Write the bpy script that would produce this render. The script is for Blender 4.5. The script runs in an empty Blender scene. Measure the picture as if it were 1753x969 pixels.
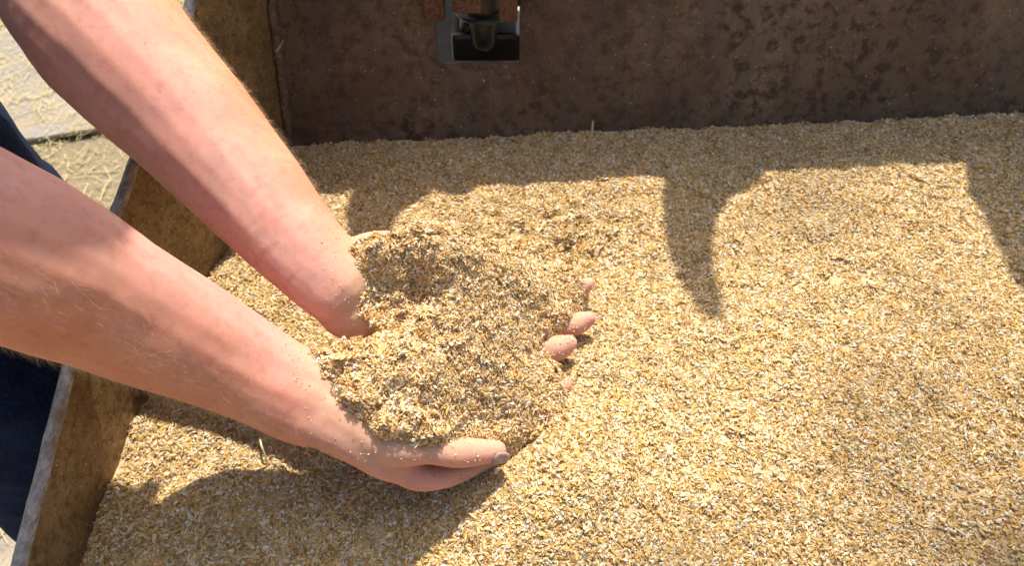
import bpy, bmesh, math, random
import numpy as np
from mathutils import Vector, Matrix, noise, Euler, Quaternion

random.seed(7); RNG = np.random.default_rng(11)
S = bpy.context.scene
C = S.collection
RAD = math.radians

# ------------------------------------------------------------------ camera
CAM_H, PITCH, FPX = 0.55, RAD(47), 1250.0
cam_d = bpy.data.cameras.new('camera'); cam = bpy.data.objects.new('camera', cam_d); C.objects.link(cam)
cam.location = (0, 0, CAM_H); cam.rotation_euler = (math.pi/2-PITCH, 0, 0)
cam_d.sensor_width = 36; cam_d.lens = FPX/1753*36
cam_d.clip_start = 0.02; cam_d.clip_end = 500
cam_d.dof.use_dof = True; cam_d.dof.focus_distance = 0.57; cam_d.dof.aperture_fstop = 9.0
S.camera = cam
# ------------------------------------------------------------------ sky + sun + exposure
SUN_EL, SUN_AZ = RAD(62.5), RAD(9)          # azimuth from +y towards +x
SUNV = Vector((math.sin(SUN_AZ)*math.cos(SUN_EL), math.cos(SUN_AZ)*math.cos(SUN_EL), math.sin(SUN_EL)))
W = bpy.data.worlds.new('World'); S.world = W; W.use_nodes = True
wn = W.node_tree; bg = wn.nodes['Background']
sky = wn.nodes.new('ShaderNodeTexSky'); sky.sky_type = 'NISHITA'; sky.sun_disc = False
sky.sun_elevation = SUN_EL; sky.sun_rotation = SUN_AZ; sky.dust_density = 5.0; sky.air_density = 1.0
wn.links.new(sky.outputs[0], bg.inputs[0]); bg.inputs[1].default_value = 0.118
sl = bpy.data.lights.new('sun', 'SUN'); sun = bpy.data.objects.new('sun', sl); C.objects.link(sun)
sl.energy = 4.2; sl.angle = RAD(0.8); sl.color = (1.0, 0.95, 0.86)
sun.rotation_euler = (-SUNV).to_track_quat('-Z', 'Y').to_euler(); sun.location = (0.5, 4, 6)
S.view_settings.view_transform = 'Standard'; S.view_settings.look = 'None'
S.view_settings.exposure = 0.9; S.view_settings.gamma = 1
S.render.engine = 'CYCLES'
S.cycles.use_denoising = True
try: S.cycles.denoiser = 'OPENIMAGEDENOISE'; S.cycles.denoising_prefilter = 'ACCURATE'
except Exception: pass
S.cycles.max_bounces = 6; S.cycles.caustics_reflective = False; S.cycles.caustics_refractive = False

# ------------------------------------------------------------------ helpers
CP, SP = math.cos(PITCH), math.sin(PITCH)
def ray(px, py):
    u, v = (px-876.5)/FPX, (py-484.5)/FPX
    return u, CP-v*SP, -SP-v*CP
def at(px, py, z):
    """estimated world point from a sighted direction and a world height"""
    x, y, d = ray(px, py); t = (z-CAM_H)/d
    return Vector((x*t, y*t, z))
def dep(p): return p[1]*CP+(CAM_H-p[2])*SP

def tag(o, label=None, cat=None, group=None, kind=None):
    if label: o['label'] = label
    if cat: o['category'] = cat
    if group: o['group'] = group
    if kind: o['kind'] = kind
    return o
def empty(name, loc=(0, 0, 0)):
    o = bpy.data.objects.new(name, None); C.objects.link(o); o.location = loc; o.empty_display_size = .05
    bpy.context.view_layer.update(); return o
def link(name, me, mat=None, parent=None, smooth=True):
    o = bpy.data.objects.new(name, me); C.objects.link(o)
    if mat and not me.materials: me.materials.append(mat)
    if smooth: me.polygons.foreach_set('use_smooth', [True]*len(me.polygons))
    if parent:
        o.parent = parent
        o.matrix_parent_inverse = parent.matrix_world.inverted()
    return o
def mesh(name, v, f):
    me = bpy.data.meshes.new(name); me.from_pydata([tuple(p) for p in v], [], f); me.update(); return me
def bm_mesh(name, bm):
    me = bpy.data.meshes.new(name); bm.to_mesh(me); bm.free(); return me
def fbm(x, y, z=0., sc=1., o=3):
    return noise.fractal(Vector((x*sc, y*sc, z*sc)), 0.9, 2.1, o)

def box(bm, cx, cy, cz, sx, sy, sz, bev=0.0, rot=None):
    r = bmesh.ops.create_cube(bm, size=1.0)
    vs = r['verts']
    M = Matrix.Translation((cx, cy, cz)) @ (rot.to_matrix().to_4x4() if rot else Matrix()) @ Matrix.Diagonal((sx, sy, sz, 1))
    bmesh.ops.transform(bm, matrix=M, verts=vs)
    if bev:
        es = list({e for v in vs for e in v.link_edges})
        bmesh.ops.bevel(bm, geom=es, offset=bev, segments=2, affect='EDGES', profile=.6)
def prism(pts, n, t):
    """polygon pts (3D) extruded by vector n*t"""
    k = len(pts); a = [Vector(p) for p in pts]; b = [p+Vector(n)*t for p in a]
    f = [list(range(k)), list(range(2*k-1, k-1, -1))]+[[i, i+k, (i+1) % k+k, (i+1) % k] for i in range(k)]
    return a+b, f
def catmull(P, n):
    P = [np.array(p, float) for p in P]; out = []
    Q = [2*P[0]-P[1]]+P+[2*P[-1]-P[-2]]
    for i in range(1, len(Q)-2):
        for k in range(n):
            t = k/n; a, b, c, d = Q[i-1], Q[i], Q[i+1], Q[i+2]
            out.append(.5*((2*b)+(-a+c)*t+(2*a-5*b+4*c-d)*t*t+(-a+3*b-3*c+d)*t**3))
    out.append(P[-1]); return out
def tube(V, F, pts, rad, up=(0, 0, 1), flat=1.0, sub=4, seg=16, cap=True):
    """swept tapered limb: centre points, radii; flat = thickness along up / width"""
    fl = flat if hasattr(flat, '__len__') else [flat]*len(pts)
    D = catmull([(*p, r, f) for p, r, f in zip(pts, rad, fl)], sub)
    up = Vector(up); rings = []; P = [Vector(d[:3]) for d in D]
    n = len(P)
    T = [(P[min(i+1, n-1)]-P[max(i-1, 0)]).normalized() for i in range(n)]
    spec = [(P[i], T[i], D[i][3], D[i][4]) for i in range(n)]
    if cap:
        a, b = spec[0], spec[-1]
        pre = [(a[0]-a[1]*a[2]*a[3]*math.sin(q), a[1], a[2]*math.cos(q), a[3]) for q in (1.45, 1.1, .75, .38)]
        post = [(b[0]+b[1]*b[2]*b[3]*math.sin(q), b[1], b[2]*math.cos(q), b[3]) for q in (.38, .75, 1.1, 1.45)]
        spec = pre+spec+post
    for p, t, r, f in spec:
        s = t.cross(up)
        s = s.normalized() if s.length > 1e-4 else t.orthogonal().normalized()
        u = s.cross(t).normalized(); i0 = len(V)
        for k in range(seg):
            a = 2*math.pi*k/seg
            V.append(p+s*(r*math.cos(a))+u*(r*f*math.sin(a)))
        rings.append(i0)
    for a, b in zip(rings[:-1], rings[1:]):
        for k in range(seg):
            F.append([a+k, a+(k+1) % seg, b+(k+1) % seg, b+k])
    F.append([rings[0]+k for k in range(seg-1, -1, -1)]); F.append([rings[-1]+k for k in range(seg)])
def ellipsoid(V, F, c, r, q=None, seg=18, rg=12):
    i0 = len(V); c = Vector(c)
    for j in range(rg+1):
        th = .02+(math.pi-.04)*j/rg
        for k in range(seg):
            a = 2*math.pi*k/seg
            p = Vector((r[0]*math.sin(th)*math.cos(a), r[1]*math.sin(th)*math.sin(a), r[2]*math.cos(th)))
            V.append(c+(q @ p if q else p))
    for j in range(rg):
        for k in range(seg):
            F.append([i0+j*seg+k, i0+(j+1)*seg+k, i0+(j+1)*seg+(k+1) % seg, i0+j*seg+(k+1) % seg])
    F.append([i0+k for k in range(seg)]); F.append([i0+rg*seg+k for k in range(seg-1, -1, -1)])
def remesh(V, F, vox, smooth=6, lam=.5):
    me = mesh('tmp', V, F); o = bpy.data.objects.new('tmp', me); C.objects.link(o)
    m = o.modifiers.new('r', 'REMESH'); m.mode = 'VOXEL'; m.voxel_size = vox; m.adaptivity = 0
    dg = bpy.context.evaluated_depsgraph_get(); dg.update()
    out = bpy.data.meshes.new_from_object(o.evaluated_get(dg)); bpy.data.objects.remove(o)
    n = len(out.vertices); co = np.empty(n*3); out.vertices.foreach_get('co', co); co = co.reshape(-1, 3)
    e = np.empty(len(out.edges)*2, int); out.edges.foreach_get('vertices', e); e = e.reshape(-1, 2)
    deg = np.bincount(e.ravel(), minlength=n).astype(float)[:, None]
    for it in range(smooth*2):
        s = np.stack([np.bincount(e[:, 0], co[e[:, 1], k], n)+np.bincount(e[:, 1], co[e[:, 0], k], n) for k in range(3)], 1)
        co = co+(lam if it % 2 == 0 else -lam*1.04)*(s/np.maximum(deg, 1)-co)
    out.vertices.foreach_set('co', co.ravel()); out.update(); return out, co
def vnormals(me):
    a = np.empty(len(me.vertices)*3); me.vertices.foreach_get('normal', a); return a.reshape(-1, 3)
def fattr(me, name, val):
    a = me.attributes.new(name, 'FLOAT', 'POINT'); a.data.foreach_set('value', np.asarray(val, float))

# ------------------------------------------------------------------ materials
class NT:
    def __init__(s, name):
        s.m = bpy.data.materials.new(name); s.m.use_nodes = True; s.t = s.m.node_tree; s.b = s.t.nodes['Principled BSDF']
        s.out = s.t.nodes['Material Output']
    def n(s, typ, **k):
        x = s.t.nodes.new('ShaderNode'+typ)
        for a, b in k.items(): setattr(x, a, b)
        return x
    def l(s, a, b): s.t.links.new(a, b)
    def co(s, kind='Object', scale=(1, 1, 1)):
        c = s.n('TexCoord'); m = s.n('Mapping'); m.inputs['Scale'].default_value = scale
        s.l(c.outputs[kind], m.inputs[0]); return m.outputs[0]
    def noise(s, v, scale, detail=5, rough=.6, dist=0.):
        x = s.n('TexNoise'); x.inputs['Scale'].default_value = scale; x.inputs['Detail'].default_value = detail
        x.inputs['Roughness'].default_value = rough; x.inputs['Distortion'].default_value = dist
        s.l(v, x.inputs['Vector']); return x.outputs[0]
    def ramp(s, f, stops):
        r = s.n('ValToRGB'); e = r.color_ramp.elements
        while len(e) < len(stops): e.new(.5)
        for i, (p, c) in enumerate(stops):
            e[i].position = p; e[i].color = (c if hasattr(c, '__len__') else (c, c, c))[:3]+(1,) if hasattr(c, '__len__') else (c, c, c, 1)
        s.l(f, r.inputs[0]); return r.outputs[0]
    def mix(s, f, a, b, mode='MIX'):
        x = s.n('Mix', data_type='RGBA', blend_type=mode)
        for sock, val in ((x.inputs[0], f), (x.inputs[6], a), (x.inputs[7], b)):
            if hasattr(val, 'links'): s.l(val, sock)
            else: sock.default_value = val if not hasattr(val, '__len__') else (*val, 1)
        return x.outputs[2]
    def math(s, op, a, b=0.):
        x = s.n('Math', operation=op)
        for sock, val in ((x.inputs[0], a), (x.inputs[1], b)):
            if hasattr(val, 'links'): s.l(val, sock)
            else: sock.default_value = val
        return x.outputs[0]
    def attr(s, name, out='Fac'):
        a = s.n('Attribute'); a.attribute_name = name; return a.outputs[out]
    def set(s, **k):
        nm = dict(col='Base Color', rough='Roughness', metal='Metallic', spec='Specular IOR Level', normal='Normal')
        for a, b in k.items():
            i = s.b.inputs[nm.get(a, a)]
            if hasattr(b, 'links'): s.l(b, i)
            else: i.default_value = b if not hasattr(b, '__len__') or len(b) != 3 or i.type == 'VECTOR' else (*b, 1)
        return s
    def bump(s, h, strength=.5, dist=.002, prev=None):
        x = s.n('Bump'); x.inputs['Strength'].default_value = strength; x.inputs['Distance'].default_value = dist
        s.l(h, x.inputs['Height'])
        if prev is not None: s.l(prev, x.inputs['Normal'])
        return x.outputs[0]

def mat_flake():
    t = NT('grain_flake'); c = t.attr('col', 'Color')
    oi = t.n('ObjectInfo')
    v = t.math('MULTIPLY_ADD', oi.outputs['Random'], .28); t.t.nodes[-1].inputs[2].default_value = .86
    n = t.noise(t.co('Object'), 900, 3)
    c2 = t.mix(.3, c, t.ramp(n, [(.3, .35), (.7, 1.)]), 'MULTIPLY')
    hv = t.n('HueSaturation'); t.l(c2, hv.inputs['Color']); t.l(v, hv.inputs['Value'])
    t.set(col=hv.outputs[0], rough=.62, spec=.32)
    # thin husks let some light through
    tr = t.n('BsdfTranslucent'); t.l(hv.outputs[0], tr.inputs[0])
    mx = t.n('MixShader'); mx.inputs[0].default_value = .2
    t.l(t.b.outputs[0], mx.inputs[1]); t.l(tr.outputs[0], mx.inputs[2]); t.l(mx.outputs[0], t.out.inputs[0])
    return t.m
def mat_meal():
    t = NT('grain_meal'); v = t.co('Object')
    n1 = t.noise(v, 420, 4); n2 = t.noise(v, 1500, 2)
    c = t.ramp(n1, [(.25, (.40, .255, .125)), (.5, (.60, .425, .225)), (.75, (.73, .56, .34))])
    c = t.mix(t.ramp(n2, [(.62, 0.), (.7, 1.)]), c, (.7, .6, .42))
    t.set(col=c, rough=.9, spec=.1, normal=t.bump(n1, 1., .003)); return t.m
def mat_wall():
    t = NT('rusty_bucket_steel'); v = t.co('Object')
    n1 = t.noise(v, 5, 9, .68, .3); n2 = t.noise(v, 70, 6, .7); n4 = t.noise(v, 230, 4, .7)
    c = t.ramp(n1, [(.32, (.068, .038, .02)), (.48, (.13, .08, .044)), (.64, (.19, .13, .078))])
    st = t.noise(t.co('Object', (1, 1, .12)), 34, 5, .65, .2)                  # runs down the plate
    c = t.mix(t.ramp(st, [(.42, 0.), (.66, .7)]), c, (.08, .065, .051))
    c = t.mix(t.ramp(st, [(.3, .5), (.42, 0.)]), c, (.09, .05, .029))
    big = t.noise(v, 2.6, 4, .6)
    sp2 = t.math('MULTIPLY', t.ramp(n2, [(.40, .95), (.52, 0.)]), t.ramp(big, [(.36, .4), (.54, 1.)]))
    c = t.mix(sp2, c, (.05, .028, .017))
    c = t.mix(t.ramp(n4, [(.3, .45), (.45, 0.)]), c, (.06, .037, .024))
    sc = t.noise(t.co('Object', (14, 1, 1.2)), 8, 4, .75, 1.2)
    c = t.mix(t.ramp(sc, [(.66, 0.), (.7, .3)]), c, (.26, .2, .14))
    dn = t.noise(v, 12, 8, .75)
    c = t.mix(t.ramp(dn, [(.52, 0.), (.74, .45)]), c, (.16, .12, .082))
    sp = t.noise(v, 330, 2, .5)
    c = t.mix(t.ramp(sp, [(.7, 0.), (.74, .85)]), c, (.45, .34, .2))
    h = t.math('ADD', n2, t.math('MULTIPLY', n1, 1.5))
    t.set(col=c, rough=t.ramp(n2, [(.3, .85), (.7, .6)]), metal=.05, spec=.25, normal=t.bump(h, .35, .003)); return t.m
def mat_side():
    t = NT('dusty_side_steel'); v = t.co('Object'); vs = t.co('Object', (1, .25, 1))
    n1 = t.noise(v, 14, 7, .65); n2 = t.noise(v, 130, 5, .7)
    c = t.ramp(n1, [(.3, (.11, .062, .024)), (.5, (.22, .135, .052)), (.7, (.34, .225, .10))])
    c = t.mix(t.ramp(n2, [(.38, .8), (.52, 0.)]), c, (.1, .05, .02))
    sc = t.noise(t.co('Object', (1, 9, 40)), 9, 4, .7, .6)
    c = t.mix(t.ramp(sc, [(.62, 0.), (.68, .6)]), c, (.5, .4, .24))
    sp = t.noise(v, 420, 2, .5)
    c = t.mix(t.ramp(sp, [(.64, 0.), (.70, .85)]), c, (.55, .42, .23))
    t.set(col=c, rough=.55, metal=.15, spec=.35, normal=t.bump(n2, .3, .002)); return t.m
def mat_edge():
    t = NT('worn_bright_edge'); v = t.co('Object', (1, .55, 1))
    n1 = t.noise(v, 150, 8, .75, .3); n2 = t.noise(t.co('Object'), 28, 6, .7)
    c = t.ramp(n1, [(.3, (.12, .10, .08)), (.48, (.34, .32, .29)), (.62, (.52, .51, .49))])
    c = t.mix(t.ramp(n2, [(.52, 0.), (.66, .8)]), c, (.2, .13, .07))
    t.set(col=c, rough=.5, metal=.55, spec=.5, normal=t.bump(n1, .8, .004)); return t.m
def mat_rust(name, a, b, rough=.85):
    t = NT(name); v = t.co('Object'); n1 = t.noise(v, 45, 7, .7); n2 = t.noise(v, 260, 4, .7)
    c = t.ramp(n1, [(.3, a), (.7, b)]); c = t.mix(t.ramp(n2, [(.4, .7), (.55, 0.)]), c, tuple(x*.4 for x in a))
    t.set(col=c, rough=rough, spec=.25, normal=t.bump(n2, .5, .002)); return t.m
def mat_plain(name, c, rough=.6, metal=0., sc=60, var=.35):
    t = NT(name); n1 = t.noise(t.co('Object'), sc, 6, .65)
    t.set(col=t.mix(t.ramp(n1, [(.35, var), (.65, 0.)]), c, tuple(x*.35 for x in c)), rough=rough, metal=metal,
          normal=t.bump(n1, .25, .002)); return t.m
def mat_ground():
    t = NT('dusty_concrete'); v = t.co('Object')
    n1 = t.noise(v, 2.2, 8, .65); n2 = t.noise(v, 26, 8, .75); n3 = t.noise(v, 160, 4, .7)
    c = t.ramp(n2, [(.3, (.14, .13, .115)), (.5, (.25, .23, .2)), (.7, (.36, .335, .29))])
    c = t.mix(t.ramp(n1, [(.42, 0.), (.6, .8)]), c, (.45, .35, .19))
    c = t.mix(t.ramp(n3, [(.36, .6), (.5, 0.)]), c, (.16, .14, .115))
    t.set(col=c, rough=.92, spec=.15, normal=t.bump(t.math('ADD', n2, t.math('MULTIPLY', n3, .5)), .6, .012)); return t.m
def mat_sheet():
    t = NT('dusty_grey_sheet'); v = t.co('Object')
    n1 = t.noise(v, 6, 10, .78); n3 = t.noise(v, 90, 7, .8)
    c = t.ramp(n3, [(.3, (.09, .092, .095)), (.5, (.18, .18, .178)), (.7, (.27, .265, .25))])
    c = t.mix(t.ramp(n1, [(.34, .1), (.56, .85)]), c, (.27, .21, .13))
    t.set(col=c, rough=.8, spec=.3, normal=t.bump(n3, .4, .004)); return t.m
def mat_straw(): 
    t = NT('straw'); oi = t.n('ObjectInfo'); n = t.noise(t.co('Object'), 90, 3)
    c = t.mix(oi.outputs['Random'], (.5, .39, .17), (.68, .58, .32))
    c = t.mix(t.ramp(n, [(.4, .4), (.6, 0.)]), c, (.25, .17, .07))
    t.set(col=c, rough=.6, spec=.35); return t.m
def mat_skin():
    t = NT('skin'); v = t.co('Object')
    n1 = t.noise(v, 26, 6, .6); n2 = t.noise(v, 120, 5, .65); n3 = t.noise(v, 520, 3, .6)
    pale = t.ramp(n1, [(.3, (.545, .25, .19)), (.52, (.575, .283, .218)), (.72, (.60, .32, .25))])
    tan = t.ramp(n1, [(.32, (.56, .205, .10)), (.55, (.61, .25, .13)), (.7, (.64, .285, .16))])
    c = t.mix(t.attr('tan'), pale, tan)
    c = t.mix(t.math('MULTIPLY', t.attr('flush'), .7), c, (.55, .2, .155))
    c = t.mix(t.ramp(n2, [(.36, .35), (.5, 0.)]), c, (.40, .17, .12))
    # freckles and pores
    vo = t.n('TexVoronoi'); vo.inputs['Scale'].default_value = 75; vo.inputs['Randomness'].default_value = 1
    t.l(v, vo.inputs['Vector'])
    fr = t.math('MULTIPLY', t.ramp(vo.outputs['Distance'], [(.07, .8), (.15, 0.)]), t.ramp(t.noise(v, 17, 2), [(.54, 0.), (.64, .8)]))
    c = t.mix(fr, c, (.33, .15, .09))
    ve = t.noise(t.co('Object', (1, 1, 1)), 9, 3, .5, 1.2)
    c = t.mix(t.math('MULTIPLY', t.ramp(ve, [(.47, 0.), (.5, .22), (.53, 0.)]), t.math('SUBTRACT', 1., t.attr('tan'))), c, (.36, .25, .24))
    dn = t.noise(v, 600, 3, .7)
    df = t.math('MULTIPLY', t.attr('dust'), t.ramp(dn, [(.35, .25), (.6, 1.)]))
    c = t.mix(df, c, (.52, .35, .2))
    t.set(col=c, rough=t.ramp(n3, [(.3, .58), (.7, .72)]), spec=.24)
    t.b.inputs['Subsurface Weight'].default_value = .55; t.b.inputs['Subsurface Radius'].default_value = (1, .38, .2)
    t.b.inputs['Subsurface Scale'].default_value = .018
    wr = t.noise(t.co('Object', (3, 1, 1)), 170, 4, .6)
    b1 = t.bump(n3, .16, .0008); b2 = t.bump(wr, .10, .001, b1); t.set(normal=b2); return t.m
def mat_denim():
    t = NT('dark_denim'); v = t.co('Object')
    w = t.n('TexWave'); w.inputs['Scale'].default_value = 900; w.inputs['Distortion'].default_value = 1.5; t.l(t.co('Object', (1, 1, .6)), w.inputs[0])
    n = t.noise(v, 14, 5, .6); n2 = t.noise(t.co('Object', (1, 1, .15)), 600, 2)
    c = t.ramp(n, [(.3, (.005, .009, .024)), (.7, (.014, .026, .065))])
    c = t.mix(t.math('MULTIPLY', t.ramp(n2, [(.5, 0.), (.75, .5)]), .8), c, (.045, .075, .14))
    t.set(col=c, rough=.9, spec=.15, normal=t.bump(t.math('ADD', w.outputs[1], n2), .35, .0012)); return t.m
M = dict(flake=mat_flake(), meal=mat_meal(), wall=mat_wall(), side=mat_side(), edge=mat_edge(),
         lug=mat_rust('orange_rust_lug', (.10, .045, .023), (.17, .085, .047)), weld=mat_rust('weld_bead', (.10, .062, .038), (.2, .135, .085)),
         black=mat_plain('greasy_black_steel', (.02, .019, .018), .4, .2), steel=mat_plain('blue_grey_steel', (.15, .185, .235), .55, .3),
         yellow=mat_plain('machine_paint', (.5, .27, .04), .45, 0, 9), ground=mat_ground(), sheet=mat_sheet(), straw=mat_straw(),
         skin=mat_skin(), denim=mat_denim(), shirt=mat_plain('grey_shirt_cotton', (.16, .17, .18), .95, 0, 200, .2),
         rubber=mat_plain('tyre_rubber', (.02, .02, .02), .85), nail=None, hair=None, glass=None)
t = NT('fingernail'); n_ = t.noise(t.co('Object'), 260, 4)
t.set(col=t.ramp(n_, [(.35, (.24, .145, .125)), (.6, (.44, .29, .25))]), rough=.5, spec=.3); M['nail'] = t.m
t = NT('fair_body_hair'); t.set(col=(.72, .52, .28), rough=.4, spec=.5); M['hair'] = t.m
t = NT('cab_glass'); t.set(col=(.6, .7, .7), rough=.05); t.b.inputs['Transmission Weight'].default_value = .9; M['glass'] = t.m

# ------------------------------------------------------------------ ground
GZ = -0.56
def ground_h(x, y): return 0.
N = 60
gx = np.concatenate([np.linspace(-60, -3, 10), np.linspace(-2.6, 2.6, 60), np.linspace(3, 60, 10)])
gy = np.concatenate([np.linspace(-60, -2, 10), np.linspace(-1.6, 3.6, 60), np.linspace(4, 120, 12)])
V = [(x, y, GZ+(.012*fbm(x, y, 0, 1.6) if abs(x) < 3 and -2 < y < 4 else 0)) for y in gy for x in gx]
nx = len(gx); F = [[j*nx+i, j*nx+i+1, (j+1)*nx+i+1, (j+1)*nx+i] for j in range(len(gy)-1) for i in range(nx-1)]
ground = tag(link('ground', mesh('ground', V, F), M['ground']), kind='structure')

# ------------------------------------------------------------------ bucket
LEAN = 0.268
WY = 0.782                         # back wall foot at z = 0
BX0, BX1 = -0.343, 1.42            # inner faces of the side plates
ZTOP = 0.35                       # top edge of the back wall
def wy(z): return WY+LEAN*z
def side_top(y): return .04+(y-.2)*.28 if y < .2 else (.04+(y-.2)*.35 if y < .48 else min(.138+(y-.48)*.43, .236))
bucket = empty('loader_bucket', (0.54, .3, GZ))
tag(bucket, 'rusty brown steel loader bucket filled with crushed grain', 'bucket')
def smooth01(a, b, x): t_ = min(1, max(0, (x-a)/(b-a))); return t_*t_*(3-2*t_)
def side_x(y, x0): return x0+(.15*max(0, y-.43)-.15*.03*smooth01(.40,.50,y)*0 if x0 < 0 else 0)
# back wall: a leaning plate with a rectangular opening
hx0, hx1 = at(746, 100, .09).x*1.0, None
def on_wall(px, py):
    u, a, d = ray(px, py); t_ = (WY+LEAN*CAM_H)/(a-LEAN*d); return Vector((u*t_, a*t_, CAM_H+d*t_))
hA, hB = on_wall(749, 107), on_wall(889, 109)
HX0, HX1, HZ0, HZ1 = hA.x, hB.x, (hA.z+hB.z)/2, .215
xs = [BX0-.03, HX0, HX1, BX1+.02]; zs = [GZ+.03, HZ0, HZ1, ZTOP]
def refine(a, n): return [a[i]+(a[i+1]-a[i])*k/n for i in range(len(a)-1) for k in range(n)]+[a[-1]]
bm = bmesh.new(); grid = {}
XX = refine(xs, 8); ZZ = refine(zs, 6)
for i, x in enumerate(XX):
    for j, z in enumerate(ZZ):
        hole_edge = (8 <= i <= 16) and (6 <= j <= 12)
        d = 0 if hole_edge else .004*fbm(x, z, 3, 2.2, 2)
        grid[i, j] = bm.verts.new((x, wy(z)+d, z))
for i in range(len(XX)-1):
    for j in range(len(ZZ)-1):
        if 8 <= i < 16 and 6 <= j < 12: continue
        bm.faces.new([grid[i, j], grid[i+1, j], grid[i+1, j+1], grid[i, j+1]])
wall = link('back_wall', bm_mesh('back_wall', bm), M['wall'], bucket)
m = wall.modifiers.new('t', 'SOLIDIFY'); m.thickness = .014; m.offset = -1
m = wall.modifiers.new('b', 'BEVEL'); m.width = .0016; m.segments = 2; m.limit_method = 'ANGLE'
# stiffening lip along the wall top
bm = bmesh.new(); box(bm, (BX0+BX1)/2, wy(ZTOP)+.008, ZTOP+.008, BX1-BX0+.05, .03, .015, .003)
link('top_rail', bm_mesh('top_rail', bm), M['wall'], bucket)
# left and right side plates
def side_plate(x0, sgn):
    th = .0092
    ys = list(np.linspace(-.42, wy(.22)-.001, 90)); Vv = []; Ff = []; Ve = []; Fe = []
    for y in ys:
        zt = max(side_top(y), GZ+.06) + .0012*fbm(y, 0, 4, 60, 3)
        xi = side_x(y, x0) if sgn < 0 else x0; zb = GZ+.03
        ch = .0016+.0012*max(0, fbm(y, 2, 0, 45, 3))      # chipped corners
        a, b = xi, xi+sgn*th
        zt0 = zt-.007
        Vv += [(a, y, zb), (a, y, zt0), (b, y, zt0), (b, y, zb)]
        Ve += [(a, y, zt0), (a+sgn*.0004, y, zt-ch), (a+sgn*(ch+.001), y, zt+.0004*fbm(y, 5, 0, 150)), ((a+b)/2, y, zt+.0006+.0006*fbm(y, 7, 0, 170)),
               (b-sgn*(ch+.001), y, zt-.0003+.0005*fbm(y, 9, 0, 150)), (b, y, zt-ch*1.2), (b, y, zt0)]
    n = len(ys)
    for k in range(n-1):
        for q in range(4):
            if q == 1: continue
            Ff.append([k*4+q, k*4+(q+1) % 4, (k+1)*4+(q+1) % 4, (k+1)*4+q])
        for q in range(6): Fe.append([k*7+q, k*7+q+1, (k+1)*7+q+1, (k+1)*7+q])
    Ff += [[0, 1, 2, 3], [4*(n-1)+q for q in (3, 2, 1, 0)]]
    Fe += [list(range(7)), [7*(n-1)+q for q in range(6, -1, -1)]]
    for name, vv, ff, mt in (('side_plate', Vv, Ff, M['side']), ('worn_edge', Ve, Fe, M['edge'])):
        me = mesh(name, vv, ff); b_ = bmesh.new(); b_.from_mesh(me); bmesh.ops.recalc_face_normals(b_, faces=b_.faces); b_.to_mesh(me); b_.free()
        o = link(name, me, mt, bucket if name == 'side_plate' else sp_o, smooth=(name != 'side_plate'))
        if name == 'side_plate': sp_o = o; o.modifiers.new('b', 'BEVEL').width = .0005
side_plate(BX0, -1); side_plate(BX1, 1)
# floor of the bucket and the front lip
bm = bmesh.new(); box(bm, (BX0+BX1)/2, .16, GZ+.045, BX1-BX0, 1.14, .02, .003); link('bucket_floor', bm_mesh('bucket_floor', bm), M['wall'], bucket)
bm = bmesh.new(); box(bm, (BX0+BX1)/2, -.45, GZ+.048, BX1-BX0+.06, .16, .03, .006); link('cutting_edge', bm_mesh('cutting_edge', bm), M['steel'], bucket)
# weld bead in the left corner
Vw, Fw = [], []
pts = [(side_x(wy(z), BX0)+.004+.001*math.sin(z*170), wy(z)-.004, z) for z in np.linspace(-.2, .235, 60)]
tube(Vw, Fw, pts, [.0055+.0018*noise.noise(Vector((0, 0, p[2]*95))) for p in pts], up=(1, 0, 0), sub=1, seg=10)
link('weld_seam', mesh('weld_seam', Vw, Fw), M['weld'], bucket)
# three upright brackets on the wall top (they throw the finger-shaped shadows)
ZG = lambda x: -.008+.055*x
def lift(px, py, Y):
    p = at(px, py, 0)
    for _ in range(4): p = at(px, py, ZG(p.x))
    s = (Y-p.y)/SUNV.y; return p+SUNV*s
YB = wy(ZTOP)+.004
shA = [(1141, 300), (1137, 378), (1145, 441), (1171, 493), (1200, 538), (1223, 553), (1240, 547), (1238, 508), (1223, 449), (1221, 419), (1228, 370), (1249, 337), (1297, 311), (1322, 296)]
shB = [(640, 312), (624, 334), (600, 355), (591, 372), (596, 400), (612, 440), (640, 470), (655, 455), (660, 425), (672, 394), (682, 377), (696, 360), (718, 346), (749, 329), (785, 315), (813, 301), (849, 293)]
shC = [(1675, 292), (1668, 341), (1696, 382), (1711, 426), (1730, 464), (1752, 490), (1790, 520), (1825, 530), (1838, 510), (1825, 460), (1812, 420), (1815, 370), (1840, 330), (1880, 296)]
for sh in (shB, shA, shC):
    P = [lift(x, y, YB) for x, y in sh]
    P = [Vector((p.x, YB, max(p.z, ZTOP+.0162))) for p in P]
    P = [Vector((P[0].x, YB, ZTOP+.0162))]+P[1:-1]+[Vector((P[-1].x, YB, ZTOP+.0162))]
    v, f = prism(P, (0, 1, 0), .016)
    me = mesh('bracket', v, f); b_ = bmesh.new(); b_.from_mesh(me); bmesh.ops.recalc_face_normals(b_, faces=b_.faces); b_.to_mesh(me); b_.free()
    link('bracket', me, M['wall'], bucket, smooth=False)

v, f = prism([(BX0+.012, .665, ZTOP-.03), (BX0+.02, wy(ZTOP-.03)-.001, ZTOP-.03), (BX0+.135, wy(ZTOP-.03)-.001, ZTOP-.03)], (0, 0, 1), .012)  # unseen gusset, added to shade the side plate near the back corner
me = mesh('added_shade_gusset', v, f); b_ = bmesh.new(); b_.from_mesh(me); bmesh.ops.recalc_face_normals(b_, faces=b_.faces); b_.to_mesh(me); b_.free()
link('added_shade_gusset', me, M['wall'], bucket, smooth=False)
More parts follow.
